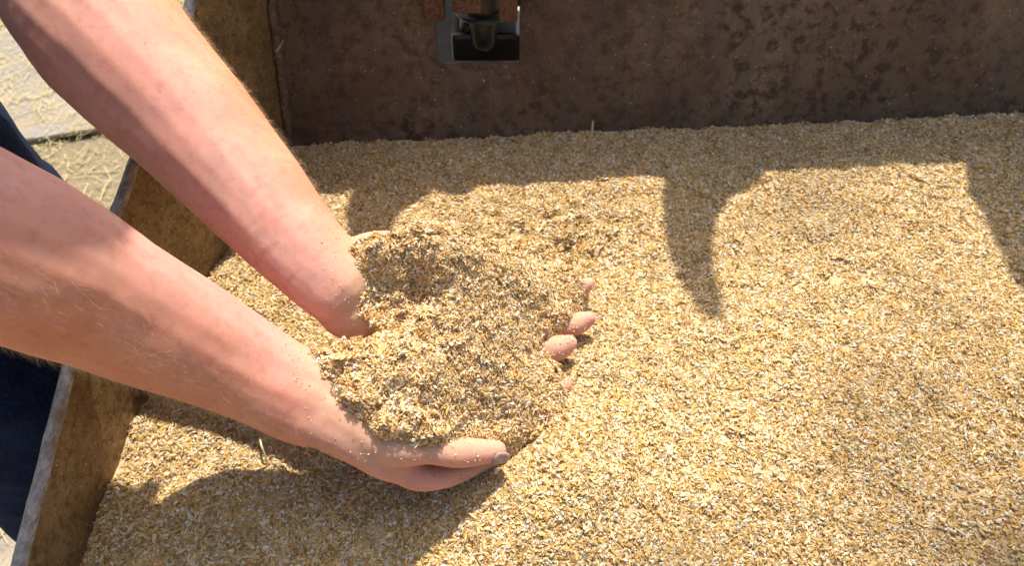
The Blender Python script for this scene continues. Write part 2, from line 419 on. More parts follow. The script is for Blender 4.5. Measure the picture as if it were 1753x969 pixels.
# hitch parts in and in front of the opening
coupler = empty('hitch_coupler', ((HX0+HX1)/2, wy(.15), .12))
tag(coupler, 'rusty loader hitch with black pin behind the square opening in the bucket wall', 'hitch')
def lug(px0, px1, py1, fwd, th, top=.30):
    a, b = on_wall(px0, py1), on_wall(px1, py1)
    k = 1-fwd/1.0
    bm = bmesh.new(); x0, x1 = a.x*k, b.x*k; z0 = a.z+(CAM_H-a.z)*(1-k)
    zc = (z0+top)/2
    box(bm, (x0+x1)/2, wy(zc)-fwd+th/2, zc, x1-x0, th, top-z0, .003, Euler((-math.atan(LEAN), 0, 0)))
    return link('lug', bm_mesh('lug', bm), M['lug'], coupler, smooth=False)
lug(727, 762, 44, .0225, .02); lug(776, 824, 32, .035, .033); lug(854, 886, 45, .0225, .02)
Vv, Ff = [], []
pc = on_wall(826, 92); yb = wy(.1)+.05
tube(Vv, Ff, [(pc.x, yb, .32), (pc.x, yb, .20), (pc.x, yb+.0, .128)], [.026, .026, .025], up=(0, 1, 0), seg=24)
link('pin', mesh('pin', Vv, Ff), M['black'], coupler)
Vv, Ff = [], []
tube(Vv, Ff, [(pc.x, yb, .125), (pc.x, yb, .085)], [.019, .017], up=(0, 1, 0), seg=24)
link('pin_end', mesh('pin_end', Vv, Ff), M['black'], coupler)
Vv, Ff = [], []
for q in np.linspace(0, 2*math.pi, 25)[:-1]: pass
ring = [(pc.x+.03*math.cos(q), yb+.03*math.sin(q), .122) for q in np.linspace(0, 2*math.pi, 25)]
tube(Vv, Ff, ring, [.004]*25, sub=1, seg=8, cap=False)
link('collar', mesh('collar', Vv, Ff), M['black'], coupler)
bm = bmesh.new(); box(bm, (HX0+HX1)/2+.008, yb+.03, .055, .088, .07, .075, .006); link('cross_bar', bm_mesh('cross_bar', bm), M['black'], coupler, smooth=False)
bm = bmesh.new(); box(bm, HX0+.05, yb+.05, .235, .075, .05, .22, .015); link('hinge_block', bm_mesh('hinge_block', bm), M['black'], coupler, smooth=False)
bm = bmesh.new(); box(bm, HX1-.012, yb+.06, .22, .04, .1, .2, .006); link('hinge_plate', bm_mesh('hinge_plate', bm), M['black'], coupler, smooth=False)
Vv, Ff = [], []
tube(Vv, Ff, [(HX0+.035, yb+.01, .095), (HX0+.035, yb+.05, .095)], [.011, .011], up=(0, 0, 1), seg=18)
link('bolt', mesh('bolt', Vv, Ff), M['black'], coupler)
fr = coupler
bm = bmesh.new(); box(bm, HX0-.02, 1.16, -.1, .2, .02, .92, .004); link('upright', bm_mesh('upright', bm), M['steel'], fr, smooth=False)
bm = bmesh.new(); box(bm, .75, 1.19, .1, 1.3, .08, .1, .006); link('cross_beam', bm_mesh('cross_beam', bm), M['steel'], fr, smooth=False)

# ------------------------------------------------------------------ grain pieces
GC = [((.71, .465, .155), 3), ((.75, .53, .23), 4), ((.68, .415, .115), 2.6), ((.79, .615, .325), 4), ((.55, .33, .115), 1.9), ((.84, .73, .51), 2.4), ((.40, .22, .08), 1.1)]
GCW = np.array([w for _, w in GC]); GCW = GCW/GCW.sum()
def pick(): return np.array(GC[RNG.choice(len(GC), p=GCW)][0])*RNG.uniform(.85, 1.12)
class Piece:
    def __init__(s): s.v = []; s.f = []; s.c = []
    def husk(s, T, L, Wd, h, col):
        """crushed barley flake: pointed oval, ridged and cupped"""
        i = len(s.v); a = RNG.uniform(.75, 1.2)
        P = [(-.5, 0, 0), (-.26, -.4, 0), (.05, -.5, .0), (.33, -.3, 0), (.5*a, 0, .05), (.3, .33, 0), (0, .5, 0), (-.3, .38, 0), (-.22, .03, 1), (.2, -.02, 1.)]
        b = RNG.uniform(-.5, .8)
        for x, y, z in P:
            x += RNG.normal(0, .03); y += RNG.normal(0, .05)
            s.v.append(T @ Vector((x*L, y*Wd, z*h+b*h*(x*2)**2))); s.c.append(col)
        for f in ((0, 1, 8), (1, 2, 8), (2, 9, 8), (2, 3, 9), (3, 4, 9), (4, 5, 9), (5, 6, 9), (6, 8, 9), (6, 7, 8), (7, 0, 8)): s.f.append([i+k for k in f])
    def chip(s, T, a, col):
        """broken endosperm crumb: irregular six-cornered lump"""
        i = len(s.v)
        for d in ((1, 0, 0), (-1, 0, 0), (0, 1, 0), (0, -1, 0), (0, 0, 1), (0, 0, -1)):
            s.v.append(T @ Vector([d[k]*a[k]*RNG.uniform(.6, 1.3)+RNG.normal(0, .12)*a[k] for k in range(3)])); s.c.append(col*RNG.uniform(.92, 1.06))
        for f in ((0, 2, 4), (2, 1, 4), (1, 3, 4), (3, 0, 4), (2, 0, 5), (1, 2, 5), (3, 1, 5), (0, 3, 5)): s.f.append([i+k for k in f])
    def build(s, name, mat):
        me = mesh(name, s.v, s.f); ca = me.color_attributes.new('col', 'FLOAT_COLOR', 'POINT')
        ca.data.foreach_set('color', np.concatenate([np.array(s.c), np.ones((len(s.c), 1))], 1).ravel())
        me.materials.append(mat); return me
def TR(p, tilt):
    return Matrix.Translation(p) @ Matrix.Rotation(RNG.uniform(0, 6.283), 4, 'Z') @ Euler((RNG.normal(0, tilt), RNG.normal(0, tilt), RNG.uniform(0, 6.28))).to_matrix().to_4x4()
def make_patches(n, rad, nh, nc, nw, tilt, lift_, size, cm=1.0, cs=1.0):
    cm = np.array(cm)
    col = bpy.data.collections.new('grain_pieces')
    for q in range(n):
        P = Piece()
        def pos(z):
            r = rad*math.sqrt(RNG.uniform()); a = RNG.uniform(0, 6.283); return Vector((r*math.cos(a), r*math.sin(a), z))
        for _ in range(nh):
            L = RNG.uniform(.0040, .0088)*size; P.husk(TR(pos(RNG.uniform(0, lift_)), tilt), L, L*RNG.uniform(.26, .40), .0007*RNG.uniform(.5, 1.5), pick())
        for _ in range(nc):
            
            if cs < 1 and RNG.uniform() < .72:
                L = RNG.uniform(.0014, .0036); P.husk(TR(pos(RNG.uniform(0, lift_)), .3), L, L*RNG.uniform(.35, .65), .0004, pick()*cm); continue
            a = RNG.uniform(.0006, .0019)*size*cs; P.chip(TR(pos(RNG.uniform(0, lift_*1.1)), .8), (a*1.7, a, a*.6), pick()*cm)
        for _ in range(nw):
            a = RNG.uniform(.0009, .0019)*size; P.chip(TR(pos(RNG.uniform(lift_*.3, lift_*1.2)), .6), (a*1.25, a*.95, a*.55), np.array((.86, .79, .64))*RNG.uniform(.88, 1.1))
        o = bpy.data.objects.new('grain_piece', P.build('grain_piece', M['flake'])); col.objects.link(o)
    return col
PATCH = make_patches(16, .0095, 24, 26, 5, .27, .0020, .87)
PATCH_H = make_patches(14, .0065, 4, 44, 2, .36, .0016, .95, (1.11, 1.06, 1.1), .62)

def scatter(o, coll, dens, tilt=.2, smin=.85, smax=1.15, seed=1, attr='dens', base=True):
    ng = bpy.data.node_groups.new('scatter', 'GeometryNodeTree')
    ng.interface.new_socket('Geometry', in_out='INPUT', socket_type='NodeSocketGeometry')
    ng.interface.new_socket('Geometry', in_out='OUTPUT', socket_type='NodeSocketGeometry')
    N_ = lambda t_: ng.nodes.new(t_); L = ng.links.new
    gi, go = N_('NodeGroupInput'), N_('NodeGroupOutput')
    d = N_('GeometryNodeDistributePointsOnFaces'); d.distribute_method = 'RANDOM'; d.inputs['Seed'].default_value = seed
    at_ = N_('GeometryNodeInputNamedAttribute'); at_.data_type = 'FLOAT'; at_.inputs['Name'].default_value = attr
    mu = N_('ShaderNodeMath'); mu.operation = 'MULTIPLY'; mu.inputs[1].default_value = dens
    L(at_.outputs[0], mu.inputs[0]); L(mu.outputs[0], d.inputs['Density']); L(gi.outputs[0], d.inputs['Mesh'])
    ci = N_('GeometryNodeCollectionInfo'); ci.inputs['Collection'].default_value = coll
    ci.inputs['Separate Children'].default_value = True; ci.inputs['Reset Children'].default_value = True
    rv = N_('FunctionNodeRandomValue'); rv.data_type = 'FLOAT_VECTOR'; rv.inputs['Min'].default_value = (-tilt, -tilt, -3.1416); rv.inputs['Max'].default_value = (tilt, tilt, 3.1416)
    rr = N_('FunctionNodeRotateRotation'); rr.rotation_space = 'LOCAL'
    L(d.outputs['Rotation'], rr.inputs[0]); L(rv.outputs[0], rr.inputs[1])
    rs = N_('FunctionNodeRandomValue'); rs.data_type = 'FLOAT'; rs.inputs[2].default_value = smin; rs.inputs[3].default_value = smax
    rs.inputs['Seed'].default_value = seed+5
    ip = N_('GeometryNodeInstanceOnPoints'); ip.inputs['Pick Instance'].default_value = True
    L(d.outputs['Points'], ip.inputs['Points']); L(ci.outputs[0], ip.inputs['Instance']); L(rr.outputs[0], ip.inputs['Rotation']); L(rs.outputs[1], ip.inputs['Scale'])
    j = N_('GeometryNodeJoinGeometry')
    if base: L(gi.outputs[0], j.inputs[0])
    L(ip.outputs[0], j.inputs[0]); L(j.outputs[0], go.inputs[0])
    md = o.modifiers.new('scatter', 'NODES'); md.node_group = ng

# ------------------------------------------------------------------ the grain bed
def smooth01(a, b, x): t_ = min(1, max(0, (x-a)/(b-a))); return t_*t_*(3-2*t_)
PIT = at(965, 405, 0); PIT2 = at(560, 560, 0)
def bed_z(x, y):
    z = -.008+.045*x if x < .9 else .0325
    z += .010*smooth01(.35, .0, y)*0
    z -= .5*max(0, .02-y)*smooth01(.06, -.1, y) if y < .06 else 0
    z += .0085*fbm(x, y, 0, 6)*(1-.65*smooth01(.52, .68, y))+.0028*fbm(x, y, 5, 32, 2)+.0012*fbm(x, y, 9, 90, 2)
    d = math.hypot((x-PIT.x)/.085, (y-PIT.y)/.055); k = math.exp(-d*d)
    z += k*(-.012+.016*fbm(x, y, 2, 60, 3))
    # scooped track under and behind the hands
    d = math.hypot((x+.03)/.16, (y-.36)/.12); z -= .012*math.exp(-d*d)
    d = math.hypot((x-.02)/.085, (y-.255)/.06); z += .026*math.exp(-d*d)
    d = math.hypot((x-.07)/.065, (y-.38)/.12); z += .026*math.exp(-d*d)
    d = math.hypot((x+.2)/.10, (y-.32)/.08); z += .014*math.exp(-d*d)
    z -= .09*max(0, .27-max(y, 0))
    d = math.hypot((x-.045)/.06, (y-.315)/.065); z += .024*math.exp(-d*d)
    # grain creeps up against the steel
    z += .010*math.exp(-max(0, x-BX0)/.03)*fbm(x*0, y, 1, 9)
    return z
def axis(a, b, mid0, mid1, f, c):
    out = [a]
    while out[-1] < b: out.append(out[-1]+(f if mid0 < out[-1] < mid1 else c))
    out[-1] = b; return out
xs_ = axis(BX0-.002, BX1, -.4, .75, .0055, .02); ys_ = axis(-.40, WY+.035, .12, .9, .0055, .02)
V = []; dn = []
for y in ys_:
    for x in xs_:
        xx = max(x, side_x(y, BX0)-.001); z = bed_z(xx, y); yy = min(y, wy(z)+.003)
        V.append((xx, yy, z))
        e = min(xx-side_x(y, BX0), BX1-xx, wy(z)-yy)
        dn.append(0. if e < .0045 else 1.)
nx = len(xs_); F = [[j*nx+i, j*nx+i+1, (j+1)*nx+i+1, (j+1)*nx+i] for j in range(len(ys_)-1) for i in range(nx-1)]
me = mesh('crushed_grain', V, F); fattr(me, 'dens', dn)
fattr(me, 'fine', [d_*(.12+.9*math.exp(-((p[0]+.01)/.07)**2-((p[1]-.24)/.09)**2)+.5*max(0, fbm(p[0], p[1], 4, 7, 2))) for p, d_ in zip(V, dn)])
bed = link('crushed_grain', me, M['meal'])
tag(bed, 'bed of golden crushed barley flakes filling the loader bucket', 'grain', kind='stuff')
scatter(bed, PATCH, 14500, .15, .8, 1.2, 3)
scatter(bed, PATCH_H, 16000, .2, .8, 1.2, 4, 'fine')

# ------------------------------------------------------------------ person
person = empty('person', (-.62, .45, GZ))
tag(person, 'person in dark blue jeans bending over the bucket, bare forearms cupping a heap of grain', 'person')
V, F = [], []
def rw(px, p): return px*dep(p)/FPX/2
def chain(L, up=(0, 0, 1), flat=.85, sub=5, seg=20, metric=False):
    pts = [at(a, b, z) for a, b, z, _ in L]; rad = [(r if metric else rw(r, p)) for (_, _, _, r), p in zip(L, pts)]
    tube(V, F, pts, rad, up, flat, sub, seg); return pts, rad
# near (right) forearm
near = chain([(-90, 385, .268, 325), (40, 443, .236, 300), (150, 497, .198, 262), (250, 546, .163, 230), (350, 594, .131, 196), (430, 637, .107, 172), (495, 670, .093, 158), (545, 692, .084, 152)],
             up=(.2, -.3, 1), flat=[.92, .92, .93, .94, .94, .92, .88, .82])
far = chain([(120, -60, .275, 275), (175, 45, .243, 262), (245, 125, .219, 245), (330, 215, .193, 222), (410, 305, .169, 196), (480, 385, .148, 170), (535, 445, .134, 153), (580, 488, .122, 146)],
            up=(0, .1, 1), flat=[.95, .95, .95, .95, .93, .9, .86, .8])
SHN, SHF = Vector((-.48, .31, .56)), Vector((-.50, .70, .58))
tube(V, F, [near[0][0]+Vector((.01, .0, -.005)), near[0][0]+Vector((-.045, -.005, .05)), (near[0][0]+SHN)/2+Vector((-.02, -.01, .015)), SHN], [.046, .05, .055, .066], (0, 1, 0), 1, 5, 20)
tube(V, F, [far[0][0]+Vector((.03, -.025, -.025)), far[0][0]+Vector((-.04, .015, .04)), (far[0][0]+SHF)/2+Vector((-.02, .01, .02)), SHF], [.055, .055, .058, .068], (0, 1, 0), 1, 5, 20)
# near hand: palm, thumb, four fingers
def ch(L, up=(0, 0, 1), flat=.95): return chain(L, up, flat, 5, 14, True)
ch([(520, 680, .092, .033), (590, 690, .078, .038), (660, 690, .060, .043), (715, 690, .044, .041)], (0, 0, 1), .45)
ch([(550, 712, .084, .0225), (610, 748, .075, .021), (660, 780, .062, .0185), (702, 806, .047, .0125)], (0, 0, 1), .95)
thumb = ch([(575, 708, .087, .021), (640, 746, .079, .0185), (690, 768, .076, .0140), (732, 773, .068, .0109), (772, 774, .059, .0123), (812, 774, .050, .0108), (850, 773, .043, .0092)])
ch([(680, 793, .055, .0130), (716, 816, .043, .0118), (756, 817, .033, .0106), (795, 803, .024, .0094), (870, 768, .018, .0085), (925, 735, .016, .0080)])
ch([(705, 745, .036, .0125), (800, 745, .022, .0105), (880, 720, .018, .0095), (935, 706, .020, .0098), (956, 703, .023, .0092)])
ch([(700, 715, .036, .012), (805, 705, .022, .0102), (890, 678, .018, .0092), (945, 664, .023, .0098), (964, 659, .026, .0092)])
ch([(690, 680, .038, .011), (780, 665, .026, .009), (850, 650, .022, .008), (895, 640, .022, .007)])
# far hand
ch([(570, 480, .122, .034), (640, 480, .100, .036), (700, 495, .080, .042), (760, 510, .066, .042)], (0, .2, 1), .42)
ch([(572, 505, .114, .0225), (594, 524, .106, .0255), (618, 545, .097, .0240), (650, 560, .085, .0205), (690, 564, .068, .018), (740, 560, .056, .014)])
ch([(740, 565, .058, .0125), (830, 585, .040, .0105), (905, 603, .028, .0105), (938, 601, .031, .0122), (960, 595, .034, .0112), (975, 588, .038, .0080)])
ch([(750, 535, .06, .0125), (860, 545, .036, .0105), (940, 563, .028, .0096), (978, 558, .031, .0108), (997, 551, .034, .0098), (1008, 546, .037, .0070)])
ch([(760, 500, .062, .0125), (880, 495, .038, .0105), (955, 503, .030, .0096), (986, 495, .032, .0102), (1001, 489, .036, .0094), (1010, 485, .039, .0068)])
ch([(750, 465, .07, .0125), (850, 460, .040, .0105), (910, 470, .024, .0095), (945, 478, .02, .0085)])
ch([(600, 450, .126, .019), (650, 428, .118, .017), (720, 420, .10, .0115), (790, 425, .088, .0105), (840, 435, .08, .0095)])
# trunk, neck and head (above the frame)
HIP = Vector((-.66, .45, .20))
tube(V, F, [HIP, (-.67, .47, .34), (-.61, .49, .50), (-.53, .505, .59)], [.165, .165, .185, .17], (1, 0, .4), .62, 5, 28)
tube(V, F, [SHN, (-.52, .505, .60), SHF], [.068, .085, .068], (0, 0, 1), .95, 5, 20)
tube(V, F, [(-.5, .51, .60), (-.42, .51, .635), (-.34, .52, .61)], [.065, .058, .054], (0, 1, 0), 1, 4, 20)
HC = Vector((-.312, .553, .63)); hq = Euler((0, .8, 0)).to_quaternion()
ellipsoid(V, F, HC, (.088, .072, .112), hq); ellipsoid(V, F, HC+hq @ Vector((.03, 0, -.065)), (.062, .054, .062), hq)
ellipsoid(V, F, HC+hq @ Vector((.1, 0, -.03)), (.018, .013, .022), hq); ellipsoid(V, F, HC+hq @ Vector((.085, 0, -.075)), (.012, .024, .009), hq)
for s_ in (-1, 1): ellipsoid(V, F, HC+hq @ Vector((-.005, s_*.078, -.02)), (.02, .009, .032), hq)
bme, bco = remesh(V, F, .0026, 4)
_n = vnormals(bme); _d = np.zeros(len(bco))
aN = np.array((near[0][-1]-near[0][1]).normalized()); aF = np.array((far[0][-1]-far[0][1]).normalized())
for i, c in enumerate(bco):
    if c[2] > .36: continue
    ax_ = aN if c[1] < .28+.35*max(0, -.05-c[0]) else aF
    t_ = float(c @ ax_); q = c-ax_*t_; v_ = Vector(q)
    w_ = smooth01(-.34, -.16, c[0])
    _d[i] = .0011*w_*noise.noise(v_*75+Vector(ax_)*t_*9)+.0014*noise.noise(Vector(c)*26)+.00035*noise.noise(v_*60+Vector(ax_)*t_*420)*smooth01(-.23, -.19, c[0])*smooth01(-.12, -.15, c[0])
bco = bco+_n*_d[:, None]; bme.vertices.foreach_set('co', bco.ravel()); bme.update()
nrm = vnormals(bme)
# where the skin is tanned: backs of the forearms; where meal dust clings
def seg_frac(co, pts):
    P = np.array([tuple(p) for p in pts]); best = np.full(len(co), 1e9)
    for a, b in zip(P[:-1], P[1:]):
        d = b-a; t_ = np.clip(((co-a) @ d)/(d @ d), 0, 1); best = np.minimum(best, np.linalg.norm(co-(a+t_[:, None]*d), axis=1))
    return best
dN, dF = seg_frac(bco, near[0]), seg_frac(bco, far[0]); isn = dN < dF
tanN = np.clip(.42+.75*(nrm @ np.array((.0, -.78, -.62))), 0, 1); tanF = np.clip(.22+.95*(nrm @ np.array((.45, .86, .1))), 0, 1)
tan = np.where(isn, tanN, tanF)
hand = np.clip((bco[:, 0]+.17)/.08, 0, 1)*(bco[:, 2] < .22)
tan = tan*(1-.8*hand)
tan = np.where(bco[:, 2] > .5, .5, tan)
fattr(bme, 'tan', np.clip(tan, 0, 1))
flush = np.clip([.45*h_ for h_ in hand]+.18*np.array([max(0, noise.noise(Vector(c)*14)) for c in bco]), 0, 1); fattr(bme, 'flush', flush)

# ------------------------------------------------------------------ the heap held in the hands
RIM = [(588, 492, .124), (593, 440, .137), (620, 417, .144), (690, 399, .146), (800, 404, .120), (890, 430, .085), (998, 468, .046), (996, 500, .042), (986, 520, .040), (978, 547, .040), (946, 572, .043), (930, 586, .042),
       (942, 608, .036), (962, 640, .032), (965, 668, .032), (965, 695, .029), (940, 735, .025), (875, 757, .034), (800, 757, .058), (720, 750, .089), (650, 738, .099), (597, 702, .103), (560, 660, .107), (527, 606, .113), (578, 588, .112),
       (654, 573, .107), (640, 548, .117), (604, 514, .122)]
INN = [(640, 425, .156), (720, 412, .156), (800, 425, .134), (880, 460, .098), (950, 495, .060), (705, 542, .111), (765, 507, .122), (830, 525, .100), (900, 540, .068), (650, 485, .126), (710, 475, .126),
       (590, 620, .117), (660, 615, .119), (750, 595, .112), (830, 595, .088), (900, 615, .056), (630, 690, .108), (720, 690, .100), (800, 690, .072), (870, 690, .052), (920, 690, .040), (760, 725, .080), (690, 715, .100), (840, 725, .048)]
rimP = [at(*p) for p in RIM]; ctl = np.array([tuple(p) for p in rimP]+[tuple(at(*p)) for p in INN])
def tps_fit(P, z, lam=2e-5):
    n = len(P); r = np.linalg.norm(P[:, None]-P[None], axis=2); K = np.where(r > 0, r*r*np.log(np.maximum(r, 1e-9)), 0)+lam*np.eye(n)
    Q = np.hstack([np.ones((n, 1)), P]); A = np.block([[K, Q], [Q.T, np.zeros((3, 3))]])
    return np.linalg.solve(A, np.concatenate([z, np.zeros(3)]))
wt = tps_fit(ctl[:, :2], ctl[:, 2])
def tps(X):
    r = np.linalg.norm(X[:, None]-ctl[None, :, :2], axis=2); K = np.where(r > 0, r*r*np.log(np.maximum(r, 1e-9)), 0)
    return K @ wt[:len(ctl)]+wt[len(ctl)]+X @ wt[len(ctl)+1:]
rp = np.array([(p.x, p.y) for p in rimP])
def poly_sd(X):
    ins = np.zeros(len(X), bool); d = np.full(len(X), 1e9)
    for a, b in zip(rp, np.roll(rp, -1, 0)):
        c = ((a[1] > X[:, 1]) != (b[1] > X[:, 1])) & (X[:, 0] < (b[0]-a[0])*(X[:, 1]-a[1])/(b[1]-a[1]+1e-12)+a[0]); ins ^= c
        e = b-a; t_ = np.clip(((X-a) @ e)/(e @ e), 0, 1); d = np.minimum(d, np.linalg.norm(X-(a+t_[:, None]*e), axis=1))
    return np.where(ins, d, -d)
st = .0017
ax = np.arange(rp[:, 0].min()-.008, rp[:, 0].max()+.008, st); ay = np.arange(rp[:, 1].min()-.008, rp[:, 1].max()+.008, st)
X = np.array([(x, y) for y in ay for x in ax]); sd = poly_sd(X); Z = tps(X)
jit = np.array([.004*fbm(x, y, 1, 60, 3) for x, y in X]); sd2 = sd+jit*.6
cl = np.array([(.0065*fbm(x, y, 0, 45, 5)+.0035*fbm(x, y, 7, 130, 3))*(.5+.8*smooth01(.02, -.10, x)) for x, y in X])
Zt = Z+cl-.022*np.clip(1-np.clip(sd2+.004, 0, None)/.008, 0, 1)**2
keep = sd2 > -.004; nx = len(ax); idx = -np.ones(len(X), int); idx[keep] = np.arange(keep.sum())
hv = [(X[i, 0], X[i, 1], Zt[i]) for i in np.where(keep)[0]]; hf = []
for j in range(len(ay)-1):
    for i in range(nx-1):
        q = [idx[j*nx+i], idx[j*nx+i+1], idx[(j+1)*nx+i+1], idx[(j+1)*nx+i]]
        if min(q) >= 0: hf.append(q)
me = mesh('grain_heap', hv, hf); fattr(me, 'dens', np.ones(len(hv)))
heap = link('grain_heap', me, M['meal'])
tag(heap, 'heap of floury crushed grain held up in two cupped hands', 'grain', kind='stuff')
scatter(heap, PATCH_H, 36000, .35, .8, 1.2, 9)

# dust on the skin near the heap
hvn = np.array(hv)[::6]; near_i = np.where(hand > 0)[0]; dust = np.zeros(len(bco))
for k in range(0, len(near_i), 4000):
    ii = near_i[k:k+4000]; d = np.concatenate([np.sqrt(((bco[jj][:, None]-hvn[None])**2).sum(2)).min(1) for jj in np.array_split(ii, 10)]); dust[ii] = np.clip(1-d/.03, 0, 1)
tips = bco[:, 0] > .0
dust = np.where(tips & (hand > 0), np.clip((dust*.8+.1)*(.1+.95*np.clip(nrm[:, 2]*1.3, 0, 1)), 0, .95), dust*.95*np.clip(nrm[:, 2]+.6, 0, 1))
fattr(bme, 'dust', np.clip(dust, 0, 1))
body = link('body', bme, M['skin'], person)
# loose crumbs lying on the skin of the hands
P = Piece()
cand = np.where((dust > .12) & (nrm[:, 2] > .15))[0]
for i in RNG.choice(cand, min(len(cand), 1000), replace=False):
    a = RNG.uniform(.00025, .0008); P.chip(TR(Vector(bco[i])+Vector(nrm[i])*a*.3, .7), (a*1.5, a, a*.6), pick()*np.array((1.1, 1.12, 1.3)))
tipc = np.where((bco[:, 0] > .03) & (hand > 0) & (nrm[:, 2] > -.1))[0]
for i in RNG.choice(tipc, 420):
    a = RNG.uniform(.0002, .0006); P.chip(TR(Vector(bco[i])+Vector(nrm[i])*a*.2, .7), (a*1.5, a, a*.6), pick()*np.array((1.08, 1.1, 1.25)))
cr = link('clinging_crumbs', P.build('clinging_crumbs', M['flake']), None, person, False); cr['kind'] = 'stuff'
# fair hairs on the forearms
wgt = np.where(isn, np.clip(.1+nrm @ np.array((-.1, -.75, -.6)), 0, 1), np.clip(-.15+1.1*(nrm @ np.array((.55, .8, .15))), 0, 1))*(1-hand)**2*(bco[:, 2] < .34)
wgt = wgt/wgt.sum(); HV, HF = [], []
adirN = (near[0][-1]-near[0][0]).normalized(); adirF = (far[0][-1]-far[0][0]).normalized()
for i in RNG.choice(len(bco), 13000, p=wgt):
    n_ = Vector(nrm[i]); p = Vector(bco[i]); ad = adirN if isn[i] else adirF
    side = n_.cross(ad); d = (n_*RNG.uniform(.3, .9)+ad*RNG.uniform(.2, .9)+side*RNG.normal(0, .35)).normalized(); Lh = RNG.uniform(.004, .011)
    w_ = d.cross(n_).normalized() if d.cross(n_).length > 1e-3 else d.orthogonal().normalized(); u_ = w_.cross(d); i0 = len(HV); r0 = .00005
    for k, t_ in enumerate((0, .5, 1)):
        c = p+d*Lh*t_-n_*Lh*.25*t_*t_+ad*Lh*.15*t_*t_; r = r0*(1-.75*t_)
        for q in range(3): a = q*2.094; HV.append(c+w_*(r*math.cos(a))+u_*(r*math.sin(a)))
    for k in range(2):
        for q in range(3): HF.append([i0+k*3+q, i0+k*3+(q+1) % 3, i0+k*3+3+(q+1) % 3, i0+k*3+3+q])
ah = link('arm_hair', mesh('arm_hair', HV, HF), M['hair'], person); ah['kind'] = 'stuff'
# thumb nail
tp, tr_ = thumb[0][-1], thumb[1][-1]
tdir = (thumb[0][-1]-thumb[0][-2]).normalized(); nd = Vector((.25, -.80, .12)); nd = (nd-tdir*nd.dot(tdir)).normalized(); sd_ = tdir.cross(nd)
nv, nf = [tp+nd*tr_*1.02+tdir*.001], []
for i in range(1, 5):
    for j in range(20):
        q = j*math.pi/10; ca, cb = math.cos(q), math.sin(q); k = i/4
        a = k*.0072*math.copysign(abs(ca)**.75, ca)+.001; ang = k*.78*math.copysign(abs(cb)**.75, cb)
        nv.append(tp+tdir*a+(nd*math.cos(ang)+sd_*math.sin(ang))*(tr_*1.0+.0002-(30*max(0, a-.001)**2 if i < 5 else 0)))
for j in range(20): nf.append([0, 1+j, 1+(j+1) % 20])
for i in range(3):
    for j in range(20): nf.append([1+i*20+j, 1+(i+1)*20+j, 1+(i+1)*20+(j+1) % 20, 1+i*20+(j+1) % 20])
nl = link('fingernail', mesh('fingernail', nv, nf), M['nail'], person); nl.modifiers.new('s', 'SOLIDIFY').thickness = .0006
# jeans
V, F = [], []
for (hy, kx, ky, fy) in ((.41, -.515, .445, .425), (.56, -.525, .55, .57)):
    tube(V, F, [(-.615, hy, .20), (-.565, (hy+ky)/2, .06), (kx, ky, -.06), (kx-.03, (ky+fy)/2, -.26), (kx-.06, fy, GZ+.06)], [.105, .098, .085, .075, .07], (1, 0, 0), 1.05, 6, 28)
tube(V, F, [(-.655, .47, .12), (-.66, .465, .20), (-.68, .46, .27)], [.19, .185, .178], (1, 0, 0), .72, 4, 28)
jm, jco = remesh(V, F, .007, 3); jn = vnormals(jm)
fold = np.array([.006*noise.noise(Vector((c[0]*9, c[1]*9, c[2]*26)))+.004*noise.noise(Vector((c[0]*22, c[1]*22, c[2]*40+5))) for c in jco])
jm.vertices.foreach_set('co', (jco+jn*fold[:, None]).ravel()); jm.update()
link('jeans', jm, M['denim'], person)
# shirt over the trunk, short sleeves
V, F = [], []
tube(V, F, [(-.68, .455, .2), (-.675, .47, .34), (-.615, .49, .50), (-.53, .505, .60)], [.19, .182, .2, .17], (1, 0, .4), .68, 5, 28)
tube(V, F, [SHN, (-.525, .505, .602), SHF], [.08, .098, .08], (0, 0, 1), .95, 5, 20)
for sh_, el in ((SHN, near[0][0]), (SHF, far[0][0])): tube(V, F, [sh_, sh_+(el-sh_)*.42], [.079, .076], (0, 1, 0), 1, 4, 20)
sm, sco = remesh(V, F, .008, 3); sn = vnormals(sm)
sm.vertices.foreach_set('co', (sco+sn*np.array([.006*noise.noise(Vector(c)*13) for c in sco])[:, None]).ravel()); sm.update()
link('shirt', sm, M['shirt'], person)
V, F = [], []
ellipsoid(V, F, HC+hq @ Vector((-.018, 0, .022)), (.095, .082, .108), hq)
hm, hco = remesh(V, F, .006, 1); t = NT('brown_hair'); t.set(col=t.ramp(t.noise(t.co('Object', (1, 1, .2)), 160, 3), [(.3, (.05, .03, .015)), (.7, (.14, .09, .05))]), rough=.6)
link('hair', hm, t.m, person)
ew = mat_plain('eye_white', (.8, .78, .75), .2)
for s_ in (-1, 1):
    V, F = [], []; ellipsoid(V, F, HC+hq @ Vector((.084, s_*.032, -.005)), (.012, .013, .008), hq)
    link('eye', mesh('eye', V, F), ew, person)
for fy in (.41, .57):
    V, F = [], []
    tube(V, F, [(-.60, fy, GZ+.05), (-.54, fy, GZ+.05), (-.47, fy, GZ+.045), (-.41, fy, GZ+.038)], [.042, .046, .05, .042], (0, 0, 1), [1.1, 1., .8, .75], 4, 18)
    V = [Vector((p.x, p.y, max(p.z, GZ+.003))) for p in V]
    link('boot', mesh('boot', V, F), M['black'], person)

